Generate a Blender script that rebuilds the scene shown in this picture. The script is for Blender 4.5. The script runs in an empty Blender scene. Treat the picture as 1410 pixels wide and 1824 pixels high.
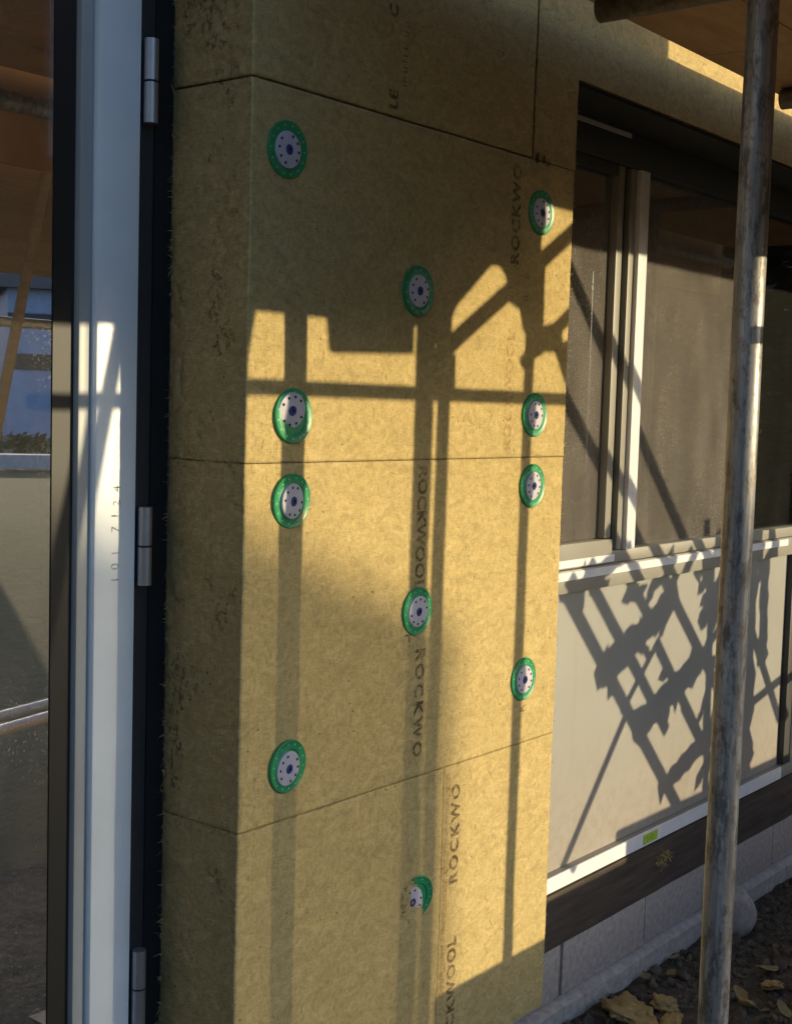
import bpy, bmesh, math, random
from mathutils import Vector, Matrix, noise, Euler
random.seed(7)
SC = bpy.context.scene
COL = SC.collection
R = math.radians

# ------------------------------------------------------------------ camera
YAW, PITCH, ROLL = R(38.5605), R(-4.599), R(1.6578)
CAM = Vector((-1.4945, -1.4998, 1.5))
fw = Vector((math.cos(PITCH)*math.cos(YAW), math.cos(PITCH)*math.sin(YAW), math.sin(PITCH)))
r0 = Vector((math.sin(YAW), -math.cos(YAW), 0)); u0 = r0.cross(fw)
rt = math.cos(ROLL)*r0 + math.sin(ROLL)*u0; up = -math.sin(ROLL)*r0 + math.cos(ROLL)*u0
cd = bpy.data.cameras.new('camera'); cam = bpy.data.objects.new('camera', cd); COL.objects.link(cam)
M = Matrix((rt, up, -fw)).transposed().to_4x4(); M.translation = CAM
cam.matrix_world = M
cd.sensor_fit = 'VERTICAL'; cd.sensor_height = 36; cd.lens = 36*2376.4/1824
cd.clip_start = .02; cd.clip_end = 600
SC.camera = cam
def at(x, y, axis=1, v=0.):                       # photo pixel -> point on an axis plane
    d = fw*2376.4 + rt*(x-705) - up*(y-912)
    t = (v-CAM[axis])/d[axis]; return CAM + d*t

# ------------------------------------------------------------------ light
SUN_EL = R(7.8); SX, SY = .5113, -.8594           # towards the sun
sun_dir = Vector((SX*math.cos(SUN_EL), SY*math.cos(SUN_EL), math.sin(SUN_EL)))
TE = math.tan(SUN_EL)
w = bpy.data.worlds.new('World'); SC.world = w; w.use_nodes = True
wn = w.node_tree; bg = wn.nodes['Background']
sky = wn.nodes.new('ShaderNodeTexSky'); sky.sky_type = 'NISHITA'; sky.sun_disc = False
sky.sun_elevation = SUN_EL; sky.sun_rotation = math.atan2(SX, SY)
sky.air_density = 1.0; sky.dust_density = 2.5; sky.ozone_density = 3.3
wn.links.new(sky.outputs[0], bg.inputs[0]); bg.inputs[1].default_value = .15
sd = bpy.data.lights.new('sun', 'SUN'); sd.energy = 2.0; sd.angle = R(.53); sd.color = (1, .82, .50)
so = bpy.data.objects.new('sun', sd); COL.objects.link(so)
so.rotation_euler = sun_dir.to_track_quat('Z', 'Y').to_euler(); so.location = (4, -6, 5)
SC.view_settings.view_transform = 'Standard'; SC.view_settings.look = 'None'
SC.view_settings.exposure = 1.2; SC.view_settings.gamma = 1; SC.view_settings.use_curve_mapping = False
try:
    SC.cycles.max_bounces = 8; SC.cycles.diffuse_bounces = 4; SC.cycles.transparent_max_bounces = 16
except Exception: pass

# ------------------------------------------------------------------ material helpers
def mat(name):
    m = bpy.data.materials.new(name); m.use_nodes = True
    nt = m.node_tree; b = nt.nodes['Principled BSDF']
    return m, nt, b
def N(nt, t, **kw):
    n = nt.nodes.new(t)
    for k, v in kw.items():
        if k.startswith('i_'): n.inputs[k[2:].replace('_', ' ')].default_value = v
        else: setattr(n, k, v)
    return n
def coords(nt, scale=(1,1,1), loc=(0,0,0), kind='Object'):
    tc = N(nt, 'ShaderNodeTexCoord'); mp = N(nt, 'ShaderNodeMapping')
    mp.inputs['Scale'].default_value = scale; mp.inputs['Location'].default_value = loc
    nt.links.new(tc.outputs[kind], mp.inputs[0]); return mp.outputs[0]
def noi(nt, vec, scale, detail=4, rough=.6):
    n = N(nt, 'ShaderNodeTexNoise'); n.inputs['Scale'].default_value = scale
    n.inputs['Detail'].default_value = detail; n.inputs['Roughness'].default_value = rough
    nt.links.new(vec, n.inputs['Vector']); return n.outputs['Fac']
def ramp(nt, fac, stops):
    r = N(nt, 'ShaderNodeValToRGB'); e = r.color_ramp.elements
    while len(e) < len(stops): e.new(.5)
    for k, (p, c) in enumerate(stops):
        e[k].position = p; e[k].color = c if len(c) == 4 else (*c, 1)
    nt.links.new(fac, r.inputs[0]); return r.outputs[0]
def mixc(nt, fac, a, b, mode='MIX'):
    m = N(nt, 'ShaderNodeMix', data_type='RGBA', blend_type=mode)
    for sock, v in ((0, fac), (6, a), (7, b)):
        if isinstance(v, (int, float)): m.inputs[sock].default_value = v
        elif isinstance(v, tuple): m.inputs[sock].default_value = (*v, 1) if len(v) == 3 else v
        else: nt.links.new(v, m.inputs[sock])
    return m.outputs[2]
def math_(nt, op, a, b=0.):
    m = N(nt, 'ShaderNodeMath', operation=op)
    for k, v in ((0, a), (1, b)):
        if isinstance(v, (int, float)): m.inputs[k].default_value = v
        else: nt.links.new(v, m.inputs[k])
    return m.outputs[0]
def bump(nt, b, h, strength=.5, dist=.002):
    n = N(nt, 'ShaderNodeBump'); n.inputs['Strength'].default_value = strength; n.inputs['Distance'].default_value = dist
    nt.links.new(h, n.inputs['Height']); nt.links.new(n.outputs[0], b.inputs['Normal'])
def plain(name, col, rough=.6, metal=0., var=.12, vscale=12, bmp=0., bscale=200):
    m, nt, b = mat(name); v = coords(nt)
    n = noi(nt, v, vscale, 5)
    lo = tuple(c*(1-var) for c in col); hi = tuple(min(1, c*(1+var)) for c in col)
    nt.links.new(ramp(nt, n, [(.3, lo), (.7, hi)]), b.inputs['Base Color'])
    b.inputs['Roughness'].default_value = rough; b.inputs['Metallic'].default_value = metal
    if bmp: bump(nt, b, noi(nt, v, bscale, 4), bmp, .002)
    return m

# mineral wool: facing and cut edge
def wool(name, a, c, dark, cut):
    m, nt, b = mat(name)
    v = coords(nt)
    big = noi(nt, v, 5, 4, .6); mid = noi(nt, v, 38, 4, .65)
    base = mixc(nt, ramp(nt, big, [(.3, (0,0,0)), (.7, (1,1,1))]), a, c)
    md = N(nt, 'ShaderNodeTexNoise'); md.inputs['Scale'].default_value = 26; md.inputs['Detail'].default_value = 6; md.inputs['Roughness'].default_value = .7; md.inputs['Distortion'].default_value = 1.6
    nt.links.new(coords(nt, (1, 1, 1.7)), md.inputs['Vector'])
    base = mixc(nt, .7, base, ramp(nt, md.outputs['Fac'], [(.28, tuple(x*.66 for x in a)), (.5, a), (.72, tuple(min(1, x*1.26) for x in c))]))
    # short matted fibres in two directions
    f1 = noi(nt, coords(nt, (420, 420, 70)), 1, 3, .7)
    f2 = noi(nt, coords(nt, (90, 90, 420), (3, 1, 2)), 1, 3, .7)
    vw = N(nt, 'ShaderNodeTexWave', wave_type='BANDS', bands_direction='X')
    vw.inputs['Scale'].default_value = 62; vw.inputs['Distortion'].default_value = 2.2; vw.inputs['Detail'].default_value = 3
    nt.links.new(v, vw.inputs['Vector'])
    fib = math_(nt, 'ADD', math_(nt, 'MULTIPLY', f1, .6), math_(nt, 'MULTIPLY', f2, .5))
    base = mixc(nt, .5, base, ramp(nt, fib, [(.38, (.32,.30,.28)), (.55, (1,1,1)), (.75, (1.35,1.32,1.25))]), 'MULTIPLY')
    if not cut:
        base = mixc(nt, .13, base, ramp(nt, vw.outputs['Fac'], [(.2, (.55,.55,.5)), (.7, (1,1,1))]), 'MULTIPLY')
    # specks of shot and binder
    vo = N(nt, 'ShaderNodeTexVoronoi', feature='F1'); vo.inputs['Scale'].default_value = 42; nt.links.new(v, vo.inputs['Vector'])
    sel = noi(nt, v, 9, 2)
    spk = math_(nt, 'MULTIPLY', math_(nt, 'LESS_THAN', vo.outputs['Distance'], .085), math_(nt, 'GREATER_THAN', sel, .56))
    base = mixc(nt, math_(nt, 'MULTIPLY', spk, .75), base, dark)
    stain = ramp(nt, noi(nt, coords(nt, (3, 3, 1.6), (7, 2, 5)), 4, 5, .7), [(.52, (0,0,0)), (.72, (1,1,1))])
    base = mixc(nt, math_(nt, 'MULTIPLY', stain, .28), base, tuple(x*.7 for x in a))
    h = math_(nt, 'ADD', math_(nt, 'MULTIPLY', fib, .8), math_(nt, 'MULTIPLY', mid, 1.2 if cut else .7))
    if cut:                                        # torn clumps: thin wandering tears, dark clumps and inner shade put into the colour
        rn = noi(nt, coords(nt, (1, 1, .75), (2, 5, 1)), 44, 4, .65)
        tear = ramp(nt, math_(nt, 'ABSOLUTE', math_(nt, 'SUBTRACT', rn, .5)), [(.006, (1,1,1)), (.040, (0,0,0))])
        tear = math_(nt, 'MULTIPLY', tear, ramp(nt, noi(nt, v, 75, 2), [(.47, (0,0,0)), (.58, (1,1,1))]))
        patch = ramp(nt, noi(nt, coords(nt, (1, 1, .6), (9, 1, 3)), 9, 3, .55), [(.55, (0,0,0)), (.63, (1,1,1))])
        tear = math_(nt, 'MULTIPLY', tear, patch)
        base = mixc(nt, math_(nt, 'MULTIPLY', tear, .45), base, dark)
        h = math_(nt, 'SUBTRACT', h, math_(nt, 'MULTIPLY', tear, 2.2))
    nt.links.new(base, b.inputs['Base Color'])
    b.inputs['Roughness'].default_value = .95; b.inputs['Specular IOR Level'].default_value = .12
    bump(nt, b, h, .8 if cut else .5, .004 if cut else .0022)
    return m
M_WOOL = wool('mineral_wool_face', (.55,.42,.185), (.59,.455,.22), (.10,.05,.02), False)
M_CUT = wool('mineral_wool_cut', (.42,.30,.13), (.48,.345,.155), (.07,.04,.02), True)

def print_mat(name, col, cover):
    m, nt, b = mat(name); b.inputs['Base Color'].default_value = (*col, 1); b.inputs['Roughness'].default_value = .9
    tr = N(nt, 'ShaderNodeBsdfTransparent'); mx = N(nt, 'ShaderNodeMixShader')
    v = coords(nt)
    f = ramp(nt, noi(nt, v, 160, 4, .7), [(.5-.22*cover, (0,0,0)), (.72-.22*cover, (1,1,1))])
    f2 = ramp(nt, noi(nt, v, 22, 3, .6), [(.32, (.35,.35,.35)), (.62, (1,1,1))])
    nt.links.new(math_(nt, 'SUBTRACT', 1.0, math_(nt, 'MULTIPLY', math_(nt, 'MULTIPLY', f, f2), cover)), mx.inputs[0])
    nt.links.new(b.outputs[0], mx.inputs[1]); nt.links.new(tr.outputs[0], mx.inputs[2])
    nt.links.new(mx.outputs[0], nt.nodes['Material Output'].inputs[0]); return m
M_PRINT = print_mat('stamped_ink', (.10,.055,.03), .82)
M_PRINT2 = print_mat('faded_ink', (.30,.11,.04), .45)
M_PEN = print_mat('pencil', (.05,.05,.06), .9)
M_BLACK = print_mat('black_ink', (.05,.07,.02), .9)

def wood(name, a, c, rough=.75, scale=(2, 30, 30), bmp=.3):
    m, nt, b = mat(name); v = coords(nt, scale)
    n = noi(nt, v, 1.6, 6, .65); n2 = noi(nt, coords(nt), 3, 4)
    col = ramp(nt, n, [(.3, a), (.68, c)])
    col = mixc(nt, .35, col, ramp(nt, n2, [(.35, (.55,.52,.5)), (.65, (1,1,1))]), 'MULTIPLY')
    nt.links.new(col, b.inputs['Base Color']); b.inputs['Roughness'].default_value = rough
    bump(nt, b, n, bmp, .002); return m
M_PLY = wood('plywood', (.42,.24,.11), (.56,.34,.17), .8, (3, 14, 3), .15)
M_BOARD = wood('scaffold_board', (.30,.21,.12), (.44,.32,.19))
M_PLATE = wood('treated_plate', (.045,.032,.024), (.11,.085,.065), .85, (3, 40, 40), .6)
M_LATH = wood('sawn_lath', (.40,.28,.15), (.55,.40,.24))
M_STUD = wood('red_timber', (.22,.08,.04), (.32,.13,.07))

def galv():
    m, nt, b = mat('galvanised_tube'); v = coords(nt)
    st = noi(nt, coords(nt, (40, 40, 2.5)), 1.5, 6, .7); sp = noi(nt, v, 60, 5, .7); big = noi(nt, v, 7, 4)
    col = ramp(nt, st, [(.28, (.11,.10,.095)), (.5, (.30,.295,.29)), (.72, (.55,.54,.53))])
    rust = ramp(nt, sp, [(.52, (0,0,0)), (.62, (1,1,1))])
    rust = math_(nt, 'MULTIPLY', rust, ramp(nt, big, [(.40, (0,0,0)), (.6, (1,1,1))]))
    col = mixc(nt, math_(nt, 'MULTIPLY', rust, .65), col, (.22,.10,.05))
    drk = ramp(nt, noi(nt, coords(nt, (30, 30, 9), (4, 4, 4)), 2, 5, .75), [(.50, (0,0,0)), (.60, (1,1,1))])
    col = mixc(nt, math_(nt, 'MULTIPLY', drk, .7), col, (.07,.065,.06))
    nt.links.new(col, b.inputs['Base Color']); b.inputs['Metallic'].default_value = .45
    nt.links.new(ramp(nt, sp, [(.3, (.38,)*3), (.7, (.62,)*3)]), b.inputs['Roughness'])
    bump(nt, b, sp, .25, .001); return m
M_GALV = galv()
M_ALU = plain('aluminium_tube', (.5,.5,.5), .4, .7)
M_COUP = plain('coupler_steel', (.16,.13,.11), .6, .5, .4, 60)
M_SASH = plain('white_sash', (.80,.86,.92), .33, 0, .04, 9)
M_STEP = plain('grey_bead', (.36,.38,.39), .4, 0, .05, 8)
M_ANTH = plain('anthracite_frame', (.030,.034,.042), .42, 0, .1, 10)
M_GASK = plain('black_gasket', (.012,.012,.013), .5, 0, .1, 10)
M_VOID = plain('void_black', (.010,.010,.011), .9, 0, .2, 10)
M_HINGE = plain('hinge_steel', (.42,.42,.45), .38, .75, .08, 30)
M_FRAME = plain('window_frame_paint', (.29,.28,.245), .45, 0, .05, 7)
M_DKFRAME = plain('window_frame_shaded', (.055,.056,.058), .5, 0, .1, 7)  # darker copy of the frame tone, deck shade put into the colour
M_PANEL = plain('spandrel_panel', (.39,.385,.355), .38, 0, .06, 3)
def dirty_panel():
    m, nt, b = mat('spandrel_panel'); v = coords(nt)
    tc = N(nt, 'ShaderNodeSeparateXYZ'); nt.links.new(v, tc.inputs[0])
    base = ramp(nt, noi(nt, v, 3, 5), [(.3, (.325,.322,.30)), (.7, (.37,.367,.345))])
    low = ramp(nt, tc.outputs['Z'], [(.38, (1,1,1)), (.72, (0,0,0))])
    spl = ramp(nt, noi(nt, v, 34, 6, .75), [(.42, (0,0,0)), (.66, (1,1,1))])
    base = mixc(nt, math_(nt, 'MULTIPLY', math_(nt, 'MULTIPLY', low, .35), 1.0), base, (.43,.34,.27))
    base = mixc(nt, math_(nt, 'MULTIPLY', math_(nt, 'MULTIPLY', low, spl), .45), base, (.27,.20,.14))
    strk = ramp(nt, noi(nt, coords(nt, (30, 30, 1.6)), 1, 5, .7), [(.56, (0,0,0)), (.75, (1,1,1))])
    base = mixc(nt, math_(nt, 'MULTIPLY', strk, .25), base, (.26,.25,.22))
    nt.links.new(base, b.inputs['Base Color']); b.inputs['Roughness'].default_value = .42
    bump(nt, b, noi(nt, v, 2.5, 3), .15, .02); return m
M_PANEL = dirty_panel()
M_TAPE = plain('white_tape', (.80,.80,.84), .5, 0, .05, 30, .2, 90)
M_GREYTAPE = plain('grey_tape', (.55,.53,.50), .5, 0, .06, 30)
M_LABEL = plain('lime_sticker', (.42,.62,.06), .55, 0, .12, 90)
M_GREEN = plain('green_plastic', (.025,.30,.115), .38, 0, .15, 60)
M_GREENDOT = plain('pale_green_plastic', (.30,.60,.42), .4)
M_CAP = plain('lilac_plastic', (.60,.575,.66), .42, 0, .06, 50)
M_PLUG = plain('blue_plug', (.035,.05,.20), .45)
M_DARK = plain('dark_hole', (.012,.012,.02), .8)
M_BLOCK = plain('concrete_block', (.48,.425,.385), .95, 0, .22, 60, .7, 260)
M_CONC = plain('concrete_ledge', (.52,.465,.42), .95, 0, .25, 40, .8, 180)
M_MORTAR = plain('mortar', (.14,.125,.115), .95, 0, .2, 60)
M_CORE = plain('masonry_core', (.30,.28,.26), .95)
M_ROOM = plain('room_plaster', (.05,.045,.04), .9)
M_RENDER = plain('lavender_render', (.66,.63,.78), .9, 0, .1, 2)
M_RENDERD = plain('brown_cladding', (.16,.11,.09), .8)
M_ROOF = plain('roof_tile', (.10,.075,.065), .85, 0, .2, 6)
M_GLASSD = plain('dark_pane', (.05,.06,.08), .12)
M_WHITEW = plain('white_garden_wall', (.78,.74,.72), .85)
M_PVC = plain('white_pipe', (.75,.75,.76), .35)
M_BARK = plain('bark', (.10,.075,.055), .95, 0, .3, 20, .6, 60)
M_LEAF = plain('leaf_green', (.045,.075,.025), .7, 0, .5, 3)
M_HEDGE = plain('hedge_green', (.035,.06,.02), .75, 0, .5, 3)
M_DRYLEAF = plain('dry_leaf', (.27,.21,.11), .8, 0, .35, 25)
M_SHED = wood('shed_boards', (.16,.10,.06), (.24,.16,.10))

def glass(name, refl, dust, dcol, tint, speck=0.):
    m, nt, b = mat(name); nt.nodes.remove(b)
    out = nt.nodes['Material Output']; v = coords(nt)
    gl = N(nt, 'ShaderNodeBsdfGlossy'); gl.inputs['Roughness'].default_value = .012
    gl.inputs['Color'].default_value = (.95, .95, 1, 1)
    tr = N(nt, 'ShaderNodeBsdfTransparent'); tr.inputs['Color'].default_value = (*tint, 1)
    df = N(nt, 'ShaderNodeBsdfDiffuse'); df.inputs['Color'].default_value = (*dcol, 1)
    lw = N(nt, 'ShaderNodeLayerWeight'); lw.inputs['Blend'].default_value = .25
    f = math_(nt, 'ADD', refl, math_(nt, 'MULTIPLY', lw.outputs['Fresnel'], .7))
    m1 = N(nt, 'ShaderNodeMixShader'); nt.links.new(f, m1.inputs[0]); nt.links.new(tr.outputs[0], m1.inputs[1]); nt.links.new(gl.outputs[0], m1.inputs[2])
    d = ramp(nt, noi(nt, coords(nt, (6, 6, 2.2)), 1.6, 6, .65), [(.25, (dust*.55,)*3), (.75, (dust*1.35,)*3)])
    if speck:
        sp = ramp(nt, noi(nt, v, 210, 2, .8), [(.56, (0,0,0)), (.68, (1,1,1))])
        sp = math_(nt, 'MULTIPLY', sp, ramp(nt, noi(nt, v, 3.2, 3), [(.40, (0,0,0)), (.62, (speck,)*3)]))
        d = math_(nt, 'ADD', d, sp)
    m2 = N(nt, 'ShaderNodeMixShader'); nt.links.new(d, m2.inputs[0]); nt.links.new(m1.outputs[0], m2.inputs[1]); nt.links.new(df.outputs[0], m2.inputs[2])
    nt.links.new(m2.outputs[0], out.inputs[0]); return m
M_DGLASS = glass('door_glass', .58, .05, (.55,.50,.42), (.45,.47,.46), .35)
M_WGLASS = glass('dusty_window_glass', .15, .22, (.48,.44,.40), (.40,.40,.38), .2)
M_CGLASS = glass('window_glass', .12, .03, (.4,.4,.38), (.30,.33,.28))

def soil():
    m, nt, b = mat('soil'); v = coords(nt)
    n = noi(nt, v, 26, 7, .72); n2 = noi(nt, v, 4, 4)
    col = ramp(nt, n, [(.32, (.028,.022,.016)), (.52, (.10,.078,.056)), (.72, (.22,.175,.13))])
    col = mixc(nt, ramp(nt, n2, [(.45, (0,0,0)), (.7, (.4,.4,.4))]), col, (.085,.075,.05))
    nt.links.new(col, b.inputs['Base Color']); b.inputs['Roughness'].default_value = .95
    bump(nt, b, n, .9, .02); return m
M_SOIL = soil()
M_CLOD = plain('soil_clod', (.115,.092,.068), .95, 0, .7, 14, .8, 120)
def lawn():
    m, nt, b = mat('lawn'); v = coords(nt)
    n = noi(nt, v, 9, 8, .75); n2 = noi(nt, v, .6, 4)
    col = ramp(nt, n, [(.3, (.09,.09,.035)), (.7, (.21,.19,.09))])
    col = mixc(nt, ramp(nt, n2, [(.4, (0,0,0)), (.65, (.6,.6,.6))]), col, (.20,.16,.09))
    nt.links.new(col, b.inputs['Base Color']); b.inputs['Roughness'].default_value = .95
    bump(nt, b, n, 1, .05); return m
M_LAWN = lawn()

# ------------------------------------------------------------------ mesh helpers
class MB:
    def __init__(s): s.v = []; s.f = []; s.mi = []
    def add(s, vs, fs, mi=0):
        o = len(s.v); s.v += [tuple(p) for p in vs]; s.f += [tuple(o+i for i in f) for f in fs]; s.mi += [mi]*len(fs); return s
    def box(s, x0, x1, y0, y1, z0, z1, bev=0., mi=0):
        if bev <= 0:
            return s.add([(x0,y0,z0),(x1,y0,z0),(x1,y1,z0),(x0,y1,z0),(x0,y0,z1),(x1,y0,z1),(x1,y1,z1),(x0,y1,z1)],
                  [(0,3,2,1),(4,5,6,7),(0,1,5,4),(1,2,6,5),(2,3,7,6),(3,0,4,7)], mi)
        bm = bmesh.new(); bmesh.ops.create_cube(bm, size=1)
        for q in bm.verts: q.co = Vector(((x0+x1)/2+q.co.x*(x1-x0), (y0+y1)/2+q.co.y*(y1-y0), (z0+z1)/2+q.co.z*(z1-z0)))
        bmesh.ops.bevel(bm, geom=bm.edges[:], offset=bev, segments=2, affect='EDGES', profile=.6)
        bm.verts.index_update(); s.add([q.co[:] for q in bm.verts], [[q.index for q in f.verts] for f in bm.faces], mi); bm.free(); return s
    def tube(s, p0, p1, r, n=20, hollow=True, r1=None, mi=0):
        p0, p1 = Vector(p0), Vector(p1); d = (p1-p0).normalized(); r1 = r if r1 is None else r1
        a = d.orthogonal().normalized(); b = d.cross(a); vs = []
        for p, q in ((p0, r), (p1, r1)):
            for k in range(n):
                t = 2*math.pi*k/n; vs.append(p + (a*math.cos(t)+b*math.sin(t))*q)
        fs = [(k, (k+1) % n, n+(k+1) % n, n+k) for k in range(n)]
        if hollow:
            for p, q, sg in ((p0, r*.86, 1), (p1, r1*.86, -1)):
                o = len(vs)
                for k in range(n):
                    t = 2*math.pi*k/n; vs.append(p + (a*math.cos(t)+b*math.sin(t))*q)
                for k in range(n):
                    t = 2*math.pi*k/n; vs.append(p + d*sg*min(.2, (p1-p0).length*.3) + (a*math.cos(t)+b*math.sin(t))*q)
                base = 0 if sg == 1 else n
                for k in range(n):
                    k2 = (k+1) % n
                    fs.append((base+k, o+k, o+k2, base+k2)); fs.append((o+k, o+n+k, o+n+k2, o+k2))
                fs.append(tuple(o+n+k for k in range(n)))
        else:
            fs += [tuple(range(n-1, -1, -1)), tuple(range(n, 2*n))]
        return s.add(vs, fs, mi)
    def lathe(s, prof, n=40, mi=0):                # axis = -Y (towards the viewer of the wall), profile (r, h)
        vs = []; fs = []
        for r, h in prof:
            for k in range(n):
                t = 2*math.pi*k/n; vs.append((r*math.cos(t), -h, r*math.sin(t)))
        for i in range(len(prof)-1):
            for k in range(n):
                k2 = (k+1) % n; fs.append((i*n+k, i*n+k2, (i+1)*n+k2, (i+1)*n+k))
        return s.add(vs, fs, mi)
    def disc(s, c, r, n=12, mi=0):
        return s.add([(c[0]+r*math.cos(2*math.pi*k/n), c[1], c[2]+r*math.sin(2*math.pi*k/n)) for k in range(n)], [tuple(range(n))], mi)
    def bar(s, p0, p1, w_, t_, mi=0, upv=(0,-1,0)):   # rectangular bar
        p0, p1 = Vector(p0), Vector(p1); d = (p1-p0).normalized(); b = Vector(upv); b = (b-d*b.dot(d)).normalized(); a = d.cross(b)
        vs = [p + a*sx*w_/2 + b*sy*t_/2 for p in (p0, p1) for sx, sy in ((-1,-1),(1,-1),(1,1),(-1,1))]
        return s.add(vs, [(0,1,2,3),(7,6,5,4),(0,4,5,1),(1,5,6,2),(2,6,7,3),(3,7,4,0)], mi)
    def build(s, name, mats, parent=None, smooth=False, loc=None):
        me = bpy.data.meshes.new(name); me.from_pydata(s.v, [], s.f)
        if not isinstance(mats, (list, tuple)): mats = [mats]
        for m_ in mats: me.materials.append(m_)
        if any(s.mi): me.polygons.foreach_set('material_index', s.mi)
        me.update()
        bm = bmesh.new(); bm.from_mesh(me); bmesh.ops.recalc_face_normals(bm, faces=bm.faces[:]); bm.to_mesh(me); bm.free()
        if smooth:
            sharp = smooth != 'soft'
            me.polygons.foreach_set('use_smooth', [True]*len(me.polygons))
            if sharp:
                try: me.set_sharp_from_angle(angle=R(35))
                except Exception: pass
        o = bpy.data.objects.new(name, me); COL.objects.link(o)
        if loc is not None: o.location = loc
        if parent is not None: o.parent = parent
        return o
def tag(o, label=None, cat=None, group=None, kind=None):
    if label: o['label'] = label
    if cat: o['category'] = cat
    if group: o['group'] = group
    if kind: o['kind'] = kind
    return o
def empty(name, loc=(0,0,0), label=None, cat=None, group=None, rz=0):
    o = bpy.data.objects.new(name, None); COL.objects.link(o); o.location = loc; o.rotation_euler.z = rz
    o.empty_display_size = .05
    return tag(o, label, cat, group)
def nz(x, y, z): return noise.noise(Vector((x, y, z)))

# ------------------------------------------------------------------ setting: ground, lawn
g = MB()
nx, ny = 150, 60
xs = [-3+7.5*i/nx for i in range(nx+1)]; ys = [-1.6+2.2*j/ny for j in range(ny+1)]
def gz(x, y): return .008*nz(x*5, y*5, 0)+.010*nz(x*17, y*17, 3)+.006*nz(x*45, y*45, 9)-.008
g.add([(x, y, gz(x, y)) for y in ys for x in xs], [(j*(nx+1)+i, j*(nx+1)+i+1, (j+1)*(nx+1)+i+1, (j+1)*(nx+1)+i) for j in range(ny) for i in range(nx)])
tag(g.build('soil_strip', M_SOIL, smooth=True), kind='structure')
g = MB(); g.add([(-300,-300,-.045),(300,-300,-.045),(300,300,-.045),(-300,300,-.045)], [(0,1,2,3)])
tag(g.build('ground', M_LAWN), kind='structure')

# ------------------------------------------------------------------ house shell behind the cladding (structure)
XR = .9585                       # right edge of the pillar
HB = 2.183                       # underside of the header
ZB = .19                         # underside of the pillar cladding
def st(name, m_, *boxes):
    b_ = MB()
    for q in boxes: b_.box(*q)
    return tag(b_.build(name, m_), kind='structure')
st('masonry_wall', M_CORE, (.004,.95,.186,.40,.19,2.19), (-1.12,.004,.186,.40,2.495,5.6), (.006,5.6,.186,.40,2.195,5.6), (-4.5,-1.125,.186,.40,-.05,5.6), (5.61,9,.186,.40,-.05,5.6))
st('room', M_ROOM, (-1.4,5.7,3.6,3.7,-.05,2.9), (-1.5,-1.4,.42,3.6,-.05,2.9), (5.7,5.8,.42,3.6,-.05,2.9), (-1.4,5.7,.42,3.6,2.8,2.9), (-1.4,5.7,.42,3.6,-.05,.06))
st('roof_eaves', M_ROOF, (-5,9.4,-.25,4.2,5.61,5.75))

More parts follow.
